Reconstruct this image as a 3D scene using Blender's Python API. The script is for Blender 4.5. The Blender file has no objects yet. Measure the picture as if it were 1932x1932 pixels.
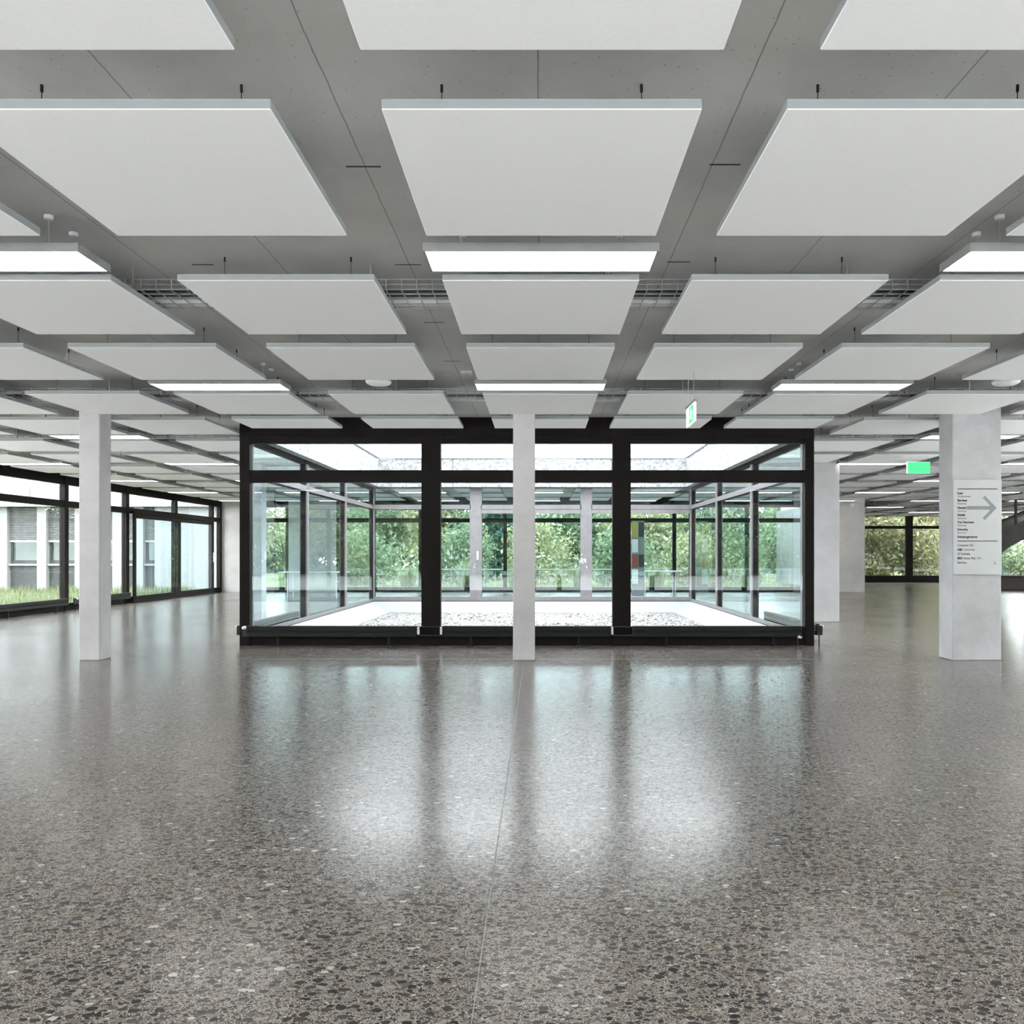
import bpy, bmesh, math, random
from mathutils import Vector, Matrix
R = random.Random(7)
scene = bpy.context.scene
col = scene.collection

# ------------------------------------------------------------------ camera, world, exposure
F = 1524.0
CAMZ = 1.26
cam_d = bpy.data.cameras.new('camera')
cam = bpy.data.objects.new('camera', cam_d)
col.objects.link(cam)
cam.location = (0, 0, CAMZ)
cam.rotation_euler = (math.radians(90), 0, 0)
cam_d.sensor_width = 36.0
cam_d.lens = 36.0 * F / 1932.0
cam_d.shift_x = -(1018 - 966) / 1932.0
cam_d.shift_y = (1045 - 966) / 1932.0
cam_d.clip_start = 0.05
cam_d.clip_end = 400
scene.camera = cam

SKY = 8.0
LAMP = 5.5
world = bpy.data.worlds.new('overcast_sky')
scene.world = world
world.use_nodes = True
bg = world.node_tree.nodes['Background']
bg.inputs[0].default_value = (1.0, 0.955, 0.958, 1)
bg.inputs[1].default_value = SKY

vs = scene.view_settings
scene.display_settings.display_device = 'sRGB'
vs.view_transform = 'Standard'
vs.look = 'None'
vs.exposure = 0.60
vs.gamma = 1.0
vs.use_curve_mapping = False
cy = scene.cycles
cy.use_denoising = True
cy.use_adaptive_sampling = True
cy.adaptive_threshold = 0.15
cy.adaptive_min_samples = 24
cy.max_bounces = 6
cy.diffuse_bounces = 3
cy.glossy_bounces = 4
cy.transmission_bounces = 6
cy.transparent_max_bounces = 20
cy.sample_clamp_indirect = 12.0
cy.caustics_reflective = True
cy.caustics_refractive = False

# ------------------------------------------------------------------ materials
def new_mat(name):
    m = bpy.data.materials.new(name)
    m.use_nodes = True
    nt = m.node_tree
    return m, nt, nt.nodes['Principled BSDF']

def N(nt, typ, **kw):
    n = nt.nodes.new(typ)
    for k, v in kw.items():
        setattr(n, k, v)
    return n

def plain(name, c, rough=0.6, metal=0.0, spec=0.5, var=0.06, scale=8.0, emit=None):
    m, nt, b = new_mat(name)
    tc = N(nt, 'ShaderNodeTexCoord')
    nz = N(nt, 'ShaderNodeTexNoise')
    nz.inputs['Scale'].default_value = scale
    nz.inputs['Detail'].default_value = 1
    nt.links.new(tc.outputs['Object'], nz.inputs['Vector'])
    r = N(nt, 'ShaderNodeValToRGB')
    r.color_ramp.elements[0].position = 0.3
    r.color_ramp.elements[1].position = 0.7
    r.color_ramp.elements[0].color = (*[x * (1 - var) for x in c], 1)
    r.color_ramp.elements[1].color = (*[min(1, x * (1 + var)) for x in c], 1)
    nt.links.new(nz.outputs['Fac'], r.inputs['Fac'])
    nt.links.new(r.outputs['Color'], b.inputs['Base Color'])
    b.inputs['Roughness'].default_value = rough
    b.inputs['Metallic'].default_value = metal
    b.inputs['Specular IOR Level'].default_value = spec
    if emit:
        b.inputs['Emission Color'].default_value = (*emit[0], 1)
        b.inputs['Emission Strength'].default_value = emit[1]
    return m

def concrete(name, c, scale=3.0, var=0.16, lines=None, pores=True, rough=0.75):
    m, nt, b = new_mat(name)
    L = nt.links.new
    tc = N(nt, 'ShaderNodeTexCoord')
    n1 = N(nt, 'ShaderNodeTexNoise')
    n1.inputs['Scale'].default_value = scale
    n1.inputs['Detail'].default_value = 4
    n1.inputs['Roughness'].default_value = 0.65
    L(tc.outputs['Object'], n1.inputs['Vector'])
    r = N(nt, 'ShaderNodeValToRGB')
    r.color_ramp.elements[0].position = 0.3
    r.color_ramp.elements[1].position = 0.72
    r.color_ramp.elements[0].color = (*[x * (1 - var) for x in c], 1)
    r.color_ramp.elements[1].color = (*[min(1, x * (1 + var)) for x in c], 1)
    L(n1.outputs['Fac'], r.inputs['Fac'])
    out = r.outputs['Color']
    # air pores
    v = N(nt, 'ShaderNodeTexVoronoi')
    v.inputs['Scale'].default_value = 22
    L(tc.outputs['Object'], v.inputs['Vector'])
    lt = N(nt, 'ShaderNodeMath', operation='LESS_THAN')
    L(v.outputs['Distance'], lt.inputs[0])
    lt.inputs[1].default_value = 0.085 if pores else 0.0
    mx = N(nt, 'ShaderNodeMix', data_type='RGBA')
    L(lt.outputs[0], mx.inputs['Factor'])
    L(out, mx.inputs['A'])
    mx.inputs['B'].default_value = (*[x * 0.55 for x in c], 1)
    out = mx.outputs['Result']
    hgt = n1.outputs['Fac']
    if lines:
        sp, wd = lines
        sx = N(nt, 'ShaderNodeSeparateXYZ')
        L(tc.outputs['Object'], sx.inputs[0])
        n2 = N(nt, 'ShaderNodeTexNoise')
        n2.inputs['Scale'].default_value = 9
        n2.inputs['Detail'].default_value = 4
        L(tc.outputs['Object'], n2.inputs['Vector'])
        ms = N(nt, 'ShaderNodeMath', operation='MULTIPLY_ADD')
        L(n2.outputs['Fac'], ms.inputs[0])
        ms.inputs[1].default_value = 0.012
        L(sx.outputs['X'], ms.inputs[2])
        md = N(nt, 'ShaderNodeMath', operation='PINGPONG')
        L(ms.outputs[0], md.inputs[0])
        md.inputs[1].default_value = sp / 2
        l2 = N(nt, 'ShaderNodeMath', operation='LESS_THAN')
        L(md.outputs[0], l2.inputs[0])
        l2.inputs[1].default_value = wd
        m2 = N(nt, 'ShaderNodeMix', data_type='RGBA')
        L(l2.outputs[0], m2.inputs['Factor'])
        L(out, m2.inputs['A'])
        m2.inputs['B'].default_value = (*[x * 0.5 for x in c], 1)
        out = m2.outputs['Result']
    L(out, b.inputs['Base Color'])
    b.inputs['Roughness'].default_value = rough
    b.inputs['Specular IOR Level'].default_value = 0.3
    bp = N(nt, 'ShaderNodeBump')
    bp.inputs['Strength'].default_value = 0.12
    bp.inputs['Distance'].default_value = 0.01
    L(hgt, bp.inputs['Height'])
    L(bp.outputs['Normal'], b.inputs['Normal'])
    return m

def speckle(name, c, scale=60, var=0.3):
    m, nt, b = new_mat(name)
    L = nt.links.new
    tc = N(nt, 'ShaderNodeTexCoord')
    v = N(nt, 'ShaderNodeTexVoronoi')
    v.inputs['Scale'].default_value = scale
    L(tc.outputs['Object'], v.inputs['Vector'])
    s = N(nt, 'ShaderNodeSeparateColor')
    L(v.outputs['Color'], s.inputs[0])
    r = N(nt, 'ShaderNodeValToRGB')
    r.color_ramp.elements[0].color = (*[x * (1 - var) for x in c], 1)
    r.color_ramp.elements[1].color = (*[min(1, x * (1 + var)) for x in c], 1)
    L(s.outputs[0], r.inputs['Fac'])
    L(r.outputs['Color'], b.inputs['Base Color'])
    b.inputs['Roughness'].default_value = 0.85
    return m

def terrazzo(name):
    m, nt, b = new_mat(name)
    L = nt.links.new
    tc = N(nt, 'ShaderNodeTexCoord')
    dn = N(nt, 'ShaderNodeTexNoise')
    dn.inputs['Scale'].default_value = 34
    dn.inputs['Detail'].default_value = 2
    L(tc.outputs['Object'], dn.inputs['Vector'])
    sub = N(nt, 'ShaderNodeVectorMath', operation='SUBTRACT')
    L(dn.outputs['Color'], sub.inputs[0])
    sub.inputs[1].default_value = (0.5, 0.5, 0.5)
    ma = N(nt, 'ShaderNodeVectorMath', operation='MULTIPLY_ADD')
    L(sub.outputs[0], ma.inputs[0])
    ma.inputs[1].default_value = (0.012, 0.012, 0)
    L(tc.outputs['Object'], ma.inputs[2])
    pos = ma.outputs[0]
    # matrix
    nf = N(nt, 'ShaderNodeTexNoise')
    nf.inputs['Scale'].default_value = 260
    nf.inputs['Detail'].default_value = 3
    L(tc.outputs['Object'], nf.inputs['Vector'])
    rm = N(nt, 'ShaderNodeValToRGB')
    rm.color_ramp.elements[0].position = 0.38
    rm.color_ramp.elements[1].position = 0.62
    rm.color_ramp.elements[0].color = (0.040, 0.034, 0.029, 1)
    rm.color_ramp.elements[1].color = (0.355, 0.315, 0.275, 1)
    L(nf.outputs['Fac'], rm.inputs['Fac'])
    cur = rm.outputs['Color']
    stops = [(0.0, (0.007, 0.007, 0.008)), (0.26, (0.019, 0.016, 0.014)), (0.42, (0.044, 0.037, 0.032)),
             (0.56, (0.085, 0.074, 0.064)), (0.70, (0.140, 0.127, 0.113)), (0.81, (0.125, 0.095, 0.065)),
             (0.87, (0.214, 0.199, 0.181)), (0.972, (0.355, 0.343, 0.325))]
    for (sc, keep, t0, t1, seed, rot) in ((170, 0.30, 0.24, 0.5, 11.3, 0.4), (74, 0.40, 0.24, 0.5, 3.7, 1.0), (33, 0.50, 0.22, 0.46, 0.0, 0.2)):
        mp = N(nt, 'ShaderNodeMapping')
        mp.inputs['Location'].default_value = (seed, seed * 0.7, 0)
        mp.inputs['Rotation'].default_value = (0, 0, rot)
        mp.inputs['Scale'].default_value = (0.82, 1.2, 0.0)
        L(pos, mp.inputs['Vector'])
        v = N(nt, 'ShaderNodeTexVoronoi')
        v.voronoi_dimensions = '2D'
        v.inputs['Scale'].default_value = sc
        L(mp.outputs[0], v.inputs['Vector'])
        s = N(nt, 'ShaderNodeSeparateColor')
        L(v.outputs['Color'], s.inputs[0])
        mr = N(nt, 'ShaderNodeMapRange')
        mr.inputs['To Min'].default_value = t0
        mr.inputs['To Max'].default_value = t1
        L(s.outputs[2], mr.inputs['Value'])
        lt = N(nt, 'ShaderNodeMath', operation='LESS_THAN')
        L(v.outputs['Distance'], lt.inputs[0])
        L(mr.outputs[0], lt.inputs[1])
        gt = N(nt, 'ShaderNodeMath', operation='GREATER_THAN')
        L(s.outputs[0], gt.inputs[0])
        gt.inputs[1].default_value = keep
        mul = N(nt, 'ShaderNodeMath', operation='MULTIPLY')
        L(lt.outputs[0], mul.inputs[0])
        L(gt.outputs[0], mul.inputs[1])
        rp = N(nt, 'ShaderNodeValToRGB')
        rp.color_ramp.interpolation = 'CONSTANT'
        el = rp.color_ramp.elements
        el[0].position, el[0].color = stops[0][0], (*stops[0][1], 1)
        el[1].position, el[1].color = stops[1][0], (*stops[1][1], 1)
        for p, c in stops[2:]:
            e = el.new(p)
            e.color = (*c, 1)
        L(s.outputs[1], rp.inputs['Fac'])
        mx = N(nt, 'ShaderNodeMix', data_type='RGBA')
        L(mul.outputs[0], mx.inputs['Factor'])
        L(cur, mx.inputs['A'])
        L(rp.outputs['Color'], mx.inputs['B'])
        cur = mx.outputs['Result']
    L(cur, b.inputs['Base Color'])
    n3 = N(nt, 'ShaderNodeTexNoise')
    n3.inputs['Scale'].default_value = 0.8
    n3.inputs['Detail'].default_value = 4
    L(tc.outputs['Object'], n3.inputs['Vector'])
    mr = N(nt, 'ShaderNodeMapRange')
    mr.inputs['From Min'].default_value = 0.3
    mr.inputs['From Max'].default_value = 0.7
    mr.inputs['To Min'].default_value = 0.18
    mr.inputs['To Max'].default_value = 0.24
    L(n3.outputs['Fac'], mr.inputs['Value'])
    L(mr.outputs[0], b.inputs['Roughness'])
    b.inputs['Specular IOR Level'].default_value = 0.5
    return m

def glass(name, tint):
    m = bpy.data.materials.new(name)
    m.use_nodes = True
    nt = m.node_tree
    nt.nodes.clear()
    L = nt.links.new
    out = N(nt, 'ShaderNodeOutputMaterial')
    tr = N(nt, 'ShaderNodeBsdfTransparent')
    tr.inputs[0].default_value = (*tint, 1)
    gl = N(nt, 'ShaderNodeBsdfGlossy')
    gl.inputs['Roughness'].default_value = 0.0
    gl.inputs[0].default_value = (0.92, 0.98, 0.98, 1)
    fr = N(nt, 'ShaderNodeFresnel')
    fr.inputs[0].default_value = 1.55
    ge = N(nt, 'ShaderNodeNewGeometry')
    mu = N(nt, 'ShaderNodeMath', operation='SUBTRACT')
    mu.inputs[0].default_value = 1.0
    L(ge.outputs['Backfacing'], mu.inputs[1])
    m2 = N(nt, 'ShaderNodeMath', operation='MULTIPLY')
    L(mu.outputs[0], m2.inputs[0])
    L(fr.outputs[0], m2.inputs[1])
    mx = N(nt, 'ShaderNodeMixShader')
    L(m2.outputs[0], mx.inputs[0])
    L(tr.outputs[0], mx.inputs[1])
    L(gl.outputs[0], mx.inputs[2])
    L(mx.outputs[0], out.inputs[0])
    return m

def emission(name, c, s):
    m = bpy.data.materials.new(name)
    m.use_nodes = True
    nt = m.node_tree
    nt.nodes.clear()
    out = N(nt, 'ShaderNodeOutputMaterial')
    e = N(nt, 'ShaderNodeEmission')
    e.inputs[0].default_value = (*c, 1)
    e.inputs[1].default_value = s
    nt.links.new(e.outputs[0], out.inputs[0])
    return m

def leafmat(name, cols, trans=0.35):
    m = bpy.data.materials.new(name)
    m.use_nodes = True
    nt = m.node_tree
    nt.nodes.clear()
    L = nt.links.new
    out = N(nt, 'ShaderNodeOutputMaterial')
    ge = N(nt, 'ShaderNodeNewGeometry')
    rp = N(nt, 'ShaderNodeValToRGB')
    rp.color_ramp.interpolation = 'LINEAR'
    el = rp.color_ramp.elements
    el[0].color = (*cols[0], 1)
    el[1].color = (*cols[-1], 1)
    for i, c in enumerate(cols[1:-1]):
        e = el.new((i + 1) / (len(cols) - 1))
        e.color = (*c, 1)
    L(ge.outputs['Random Per Island'], rp.inputs['Fac'])
    d = N(nt, 'ShaderNodeBsdfDiffuse')
    t = N(nt, 'ShaderNodeBsdfTranslucent')
    L(rp.outputs[0], d.inputs[0])
    L(rp.outputs[0], t.inputs[0])
    mx = N(nt, 'ShaderNodeMixShader')
    mx.inputs[0].default_value = trans
    L(d.outputs[0], mx.inputs[1])
    L(t.outputs[0], mx.inputs[2])
    L(mx.outputs[0], out.inputs[0])
    return m

M = {}
M['edge'] = plain('darkened_panel_edge', (0.33, 0.345, 0.35), 0.8, spec=0.1, var=0.02)  # side faces darkened to offset strong light from behind the camera
M['panel'] = plain('white_acoustic_fleece', (0.91, 0.895, 0.885), 0.9, spec=0.1, var=0.012, scale=60)
M['ceiling'] = concrete('raw_concrete_soffit', (0.65, 0.632, 0.612), 1.6, 0.08, lines=(0.84, 0.003))
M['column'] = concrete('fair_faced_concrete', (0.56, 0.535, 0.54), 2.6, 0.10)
M['column_wide'] = concrete('fair_faced_concrete_shaded', (0.47, 0.46, 0.465), 2.6, 0.13)  # same concrete, shaded look of the wide column put into the colour
M['wall'] = concrete('brown_grey_concrete', (0.66, 0.625, 0.61), 2.0, 0.12)
M['darkconc'] = concrete('dark_stair_concrete', (0.10, 0.095, 0.09), 3.0, 0.15)
M['fascia'] = speckle('washed_aggregate_concrete', (0.245, 0.25, 0.255), 24, 0.45)
M['floor'] = terrazzo('polished_terrazzo')
M['joint'] = plain('floor_joint_filler', (0.18, 0.178, 0.18), 0.5)
M['frame'] = plain('dark_bronze_metal', (0.0125, 0.0098, 0.0086), 0.55, spec=0.12, var=0.1)
M['frame_out'] = plain('grey_bronze_cover', (0.14, 0.127, 0.135), 0.5, var=0.08)  # lighter grey on the courtyard side of the frames
M['glass'] = glass('green_tinted_glass', (0.903, 0.958, 0.968))
M['radiator'] = plain('anthracite_enamel', (0.007, 0.0075, 0.009), 0.45, spec=0.3)
M['black'] = plain('black_metal', (0.012, 0.012, 0.013), 0.5)
M['steel'] = plain('brushed_aluminium', (0.55, 0.55, 0.55), 0.4, 0.7)
M['wire'] = plain('galvanised_wire', (0.42, 0.42, 0.43), 0.45, 0.4)
M['white'] = plain('white_plastic', (0.82, 0.83, 0.84), 0.45)
M['lamp'] = emission('luminaire_diffuser', (1.0, 0.985, 0.96), LAMP)
M['housing'] = plain('silver_grey_housing', (0.27, 0.27, 0.265), 0.5)
M['green'] = plain('backlit_green_film', (0.03, 0.55, 0.20), 0.5, emit=((0.10, 0.72, 0.30), 0.45))
M['signwhite'] = plain('backlit_white_film', (0.85, 0.9, 0.88), 0.5, emit=((0.9, 1.0, 0.95), 0.55))
M['board'] = plain('brushed_sign_plate', (0.53, 0.535, 0.53), 0.45, var=0.02)
M['ink'] = plain('black_print', (0.03, 0.03, 0.035), 0.6)
M['greyink'] = plain('grey_print', (0.15, 0.155, 0.16), 0.6)
M['arrow'] = plain('blue_grey_print', (0.25, 0.27, 0.285), 0.6)
M['ledge'] = plain('white_sheet_metal', (0.30, 0.315, 0.33), 0.5)
M['parapet'] = plain('white_parapet_metal', (0.46, 0.475, 0.49), 0.5)
M['wall_darkened'] = concrete('darkened_outside_concrete', (0.15, 0.15, 0.145), 2.0, 0.15)  # wall concrete darkened so its skylit outer face does not burn out
M['gravel'] = speckle('pale_gravel', (0.235, 0.23, 0.22), 28, 0.5)
M['paving'] = concrete('pale_bounce_paving', (0.74, 0.73, 0.72), 1.0, 0.05, pores=False)  # kept very pale to bounce daylight up to the panels
M['lawn'] = plain('lawn_ground', (0.10, 0.115, 0.065), 0.95, var=0.35, scale=1.2, spec=0.0)
M['render'] = plain('white_render', (0.25, 0.255, 0.26), 0.85, var=0.03)
M['spandrel'] = plain('dark_grey_spandrel', (0.035, 0.037, 0.04), 0.6)
M['blind'] = plain('grey_blind', (0.12, 0.123, 0.127), 0.5)
M['room'] = plain('dim_office_interior', (0.35, 0.38, 0.33), 0.8, var=0.3, scale=1.0)
M['brown'] = plain('dark_brown_bench', (0.075, 0.062, 0.055), 0.6)
M['bark'] = plain('bark', (0.09, 0.075, 0.06), 0.9, var=0.3)
M['leaf_green'] = leafmat('green_leaves', [(0.080, 0.127, 0.076), (0.161, 0.210, 0.131), (0.274, 0.300, 0.184)])
M['leaf_dark'] = leafmat('dark_needles', [(0.039, 0.078, 0.059), (0.085, 0.130, 0.098)])
M['leaf_autumn'] = leafmat('autumn_leaves', [(0.110, 0.155, 0.074), (0.220, 0.239, 0.120), (0.330, 0.295, 0.166), (0.440, 0.420, 0.330)])
M['leaf_grass'] = leafmat('grass_blades', [(0.088, 0.138, 0.062), (0.175, 0.213, 0.112), (0.288, 0.288, 0.188)], 0.45)
M['leaf_pine'] = leafmat('blue_green_needles', [(0.050, 0.088, 0.062), (0.100, 0.138, 0.100)])
M['red'] = plain('brick_red_card', (0.35, 0.08, 0.05), 0.6)
M['yellow'] = plain('mustard_card', (0.45, 0.38, 0.08), 0.6)
M['greycard'] = plain('grey_card', (0.25, 0.26, 0.27), 0.6)

# ------------------------------------------------------------------ helpers
def wloc(o):
    v = Vector(o.location)
    p = o.parent
    while p:
        v = v + Vector(p.location)
        p = p.parent
    return v

def tag(o, label=None, cat=None, group=None, kind=None):
    if label: o['label'] = label
    if cat: o['category'] = cat
    if group: o['group'] = group
    if kind: o['kind'] = kind
    return o

def link(o, loc, parent=None):
    col.objects.link(o)
    if parent is not None:
        o.parent = parent
        o.location = Vector(loc) - wloc(parent)
    else:
        o.location = loc
    return o

def empty(name, loc, label, cat, group=None, kind=None):
    o = bpy.data.objects.new(name, None)
    o.empty_display_size = 0.1
    link(o, loc)
    return tag(o, label, cat, group, kind)

def mesh_obj(name, me, mat, loc, parent=None):
    o = bpy.data.objects.new(name, me)
    if mat is not None and not me.materials:
        me.materials.append(mat)
    return link(o, loc, parent)

def bm_box(bm, x0, x1, y0, y1, z0, z1):
    v = [bm.verts.new(p) for p in ((x0, y0, z0), (x1, y0, z0), (x1, y1, z0), (x0, y1, z0),
                                   (x0, y0, z1), (x1, y0, z1), (x1, y1, z1), (x0, y1, z1))]
    fs = []
    for f in ((0, 3, 2, 1), (4, 5, 6, 7), (0, 1, 5, 4), (1, 2, 6, 5), (2, 3, 7, 6), (3, 0, 4, 7)):
        fs.append(bm.faces.new([v[i] for i in f]))
    return v, fs

def bm_tube(bm, p0, p1, r0, r1=None, seg=8, caps=True):
    r1 = r0 if r1 is None else r1
    p0, p1 = Vector(p0), Vector(p1)
    d = (p1 - p0).normalized()
    a = d.orthogonal().normalized()
    b = d.cross(a)
    A, B = [], []
    for i in range(seg):
        t = 2 * math.pi * i / seg
        o = a * math.cos(t) + b * math.sin(t)
        A.append(bm.verts.new(p0 + o * r0))
        B.append(bm.verts.new(p1 + o * r1))
    for i in range(seg):
        j = (i + 1) % seg
        bm.faces.new((A[i], A[j], B[j], B[i]))
    if caps:
        bm.faces.new(A[::-1])
        bm.faces.new(B)

def bm_lathe(bm, prof, seg=24, c=(0, 0, 0)):
    rings = []
    for r, z in prof:
        if r < 1e-6:
            rings.append([bm.verts.new((c[0], c[1], c[2] + z))])
        else:
            rings.append([bm.verts.new((c[0] + r * math.cos(2 * math.pi * i / seg), c[1] + r * math.sin(2 * math.pi * i / seg), c[2] + z)) for i in range(seg)])
    for a, b in zip(rings, rings[1:]):
        for i in range(seg):
            j = (i + 1) % seg
            if len(a) == 1 and len(b) == 1: continue
            if len(a) == 1: bm.faces.new((a[0], b[j], b[i]))
            elif len(b) == 1: bm.faces.new((a[i], a[j], b[0]))
            else: bm.faces.new((a[i], a[j], b[j], b[i]))

def finish(bm, name, bevel=0.0, smooth=False):
    if bevel > 0:
        bmesh.ops.bevel(bm, geom=bm.edges[:], offset=bevel, segments=1, affect='EDGES', profile=0.7)
    bmesh.ops.recalc_face_normals(bm, faces=bm.faces[:])
    me = bpy.data.meshes.new(name)
    bm.to_mesh(me)
    bm.free()
    if smooth:
        for p in me.polygons: p.use_smooth = True
    return me

def box(name, x0, x1, y0, y1, z0, z1, mat, parent=None, bevel=0.0):
    cx, cy_, = (x0 + x1) / 2, (y0 + y1) / 2
    bm = bmesh.new()
    bm_box(bm, x0 - cx, x1 - cx, y0 - cy_, y1 - cy_, 0, z1 - z0)
    return mesh_obj(name, finish(bm, name, bevel), mat, (cx, cy_, z0), parent)

def boxes(name, lst, mat, loc, parent=None, bevel=0.0):
    bm = bmesh.new()
    for b in lst:
        bm_box(bm, b[0] - loc[0], b[1] - loc[0], b[2] - loc[1], b[3] - loc[1], b[4] - loc[2], b[5] - loc[2])
    return mesh_obj(name, finish(bm, name, bevel), mat, loc, parent)

def copy_tree(o, loc, parent=None):
    c = o.copy()
    col.objects.link(c)
    c.parent = parent
    c.location = loc
    for ch in o.children:
        copy_tree(ch, ch.location.copy(), c)
    return c

def proj(x, y, z):
    return 1018 + F * x / y, 1045 - F * (z - CAMZ) / y

# ------------------------------------------------------------------ key dimensions
ZC = 3.14          # concrete soffit
ZP = 2.91          # panel underside
XL = -10.5         # left glazed facade
XR = 24.0
YB = -2.1  # added rear glazing line, pulled close to bring daylight in
YF = 26.7          # back line on the left and behind the courtyard
YR = 35.7          # far glazed facade on the right
CX0, CX1, CY0, CY1 = -4.122, 3.773, 11.10, 19.60    # courtyard

# ------------------------------------------------------------------ structure
XN, YN = 9.15, 13.6   # added right facade and return wall, placed to let in side daylight
rects = [(XL - 0.1, XN, YB, CY0), (XL - 0.1, CX0, CY0, CY1), (CX1, XN, CY0, YN), (CX1, XR, YN, CY1), (XL - 0.1, XR, CY1, YF + 0.2), (10.7, XR, YF + 0.2, YR + 0.1)]
fl = boxes('floor', [(a, b, c, d, -0.12, 0.0) for a, b, c, d in rects], M['floor'], (0, 0, 0))
tag(fl, 'polished grey terrazzo floor with dark and pale pebbles', 'floor', kind='structure')
def joint(x0, x1, y0, y1):
    box('floor_joint', x0, x1, y0, y1, -0.01, 0.0006, M['joint'], fl)
joint(-0.185, -0.181, -1.5, 9.55)
joint(-5.2, -0.32, 9.68, 9.686)
joint(-0.05, 4.88, 9.68, 9.686)
cl = boxes('ceiling', [(a, b, c, d, ZC, 3.54) for a, b, c, d in rects], M['ceiling'], (0, 0, ZC))
tag(cl, 'raw grey concrete ceiling slab above the hanging white panels', 'ceiling', kind='structure')
for (x0, x1, ys) in ((-0.94, -0.77, (2.6, 3.92, 5.25, 6.56, 7.88)), (-2.26, -2.12, (5.25, 6.6)), (0.82, 0.97, (3.9, 5.2)), (2.2, 2.34, (4.0, 6.56))):
    for y in ys:
        box('ceiling_slot', x0, x1, y - 0.006, y + 0.006, ZC - 0.0015, ZC + 0.02, M['black'], cl)

# roof-edge fascia around the courtyard opening
for nm, b, lab in (('trim_1', (CX0 + 0.14, CX1 - 0.14, CY1 - 0.28, CY1 - 0.14, 2.86, 3.54), 'speckled concrete roof edge at the back of the courtyard'),
                   ('trim_2', (CX0 + 0.14, CX1 - 0.14, CY0 + 0.16, CY0 + 0.30, 2.86, 3.54), 'speckled concrete roof edge over the front courtyard glazing'),
                   ('trim_3', (CX0 + 0.14, CX0 + 0.28, CY0 + 0.30, CY1 - 0.28, 2.86, 3.54), 'speckled concrete roof edge on the left of the courtyard'),
                   ('trim_4', (CX1 - 0.28, CX1 - 0.14, CY0 + 0.30, CY1 - 0.28, 2.86, 3.54), 'speckled concrete roof edge on the right of the courtyard')):
    root = empty(nm, ((b[0] + b[1]) / 2, (b[2] + b[3]) / 2, b[4]), lab, 'roof edge', kind='structure')
    if b[1] - b[0] > b[3] - b[2]:
        n = 4
        for i in range(n):
            w = (b[1] - b[0]) / n
            box('fascia_panel', b[0] + i * w + 0.006, b[0] + (i + 1) * w - 0.006, b[2], b[3], b[4], b[5], M['fascia'], root)
    else:
        n = 4
        for i in range(n):
            w = (b[3] - b[2]) / n
            box('fascia_panel', b[0], b[1], b[2] + i * w + 0.006, b[2] + (i + 1) * w - 0.006, b[4], b[5], M['fascia'], root)
    box('coping', b[0] - 0.03, b[1] + 0.03, b[2] - 0.03, b[3] + 0.03, b[5], b[5] + 0.03, M['ledge'], root)

# white sheet-metal parapet set back on the roof around the opening
for nm, b, lab in (('trim_9', (CX0 - 0.5, CX1 + 0.5, CY1 + 0.35, CY1 + 0.45, 3.54, 5.1), 'white sheet metal parapet above the back courtyard roof edge'),
                   ('trim_10', (CX0 - 0.5, CX0 - 0.4, CY0 - 0.4, CY1 + 0.35, 3.54, 5.1), 'white sheet metal parapet above the left courtyard roof edge'),
                   ('trim_11', (CX1 + 0.4, CX1 + 0.5, CY0 - 0.4, CY1 + 0.35, 3.54, 5.1), 'white sheet metal parapet above the right courtyard roof edge')):
    root = empty(nm, ((b[0] + b[1]) / 2, (b[2] + b[3]) / 2, b[4]), lab, 'parapet', kind='structure')
    box('parapet_sheet', b[0], b[1], b[2], b[3], b[4], 3.80, M['parapet'], root)
    box('parapet_seam', b[0] + .01, b[1] - .01, b[2] + .01, b[3] - .01, 3.80, 3.82, M['housing'], root)
    box('parapet_sheet', b[0], b[1], b[2], b[3], 3.82, b[5], M['parapet'], root)

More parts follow.
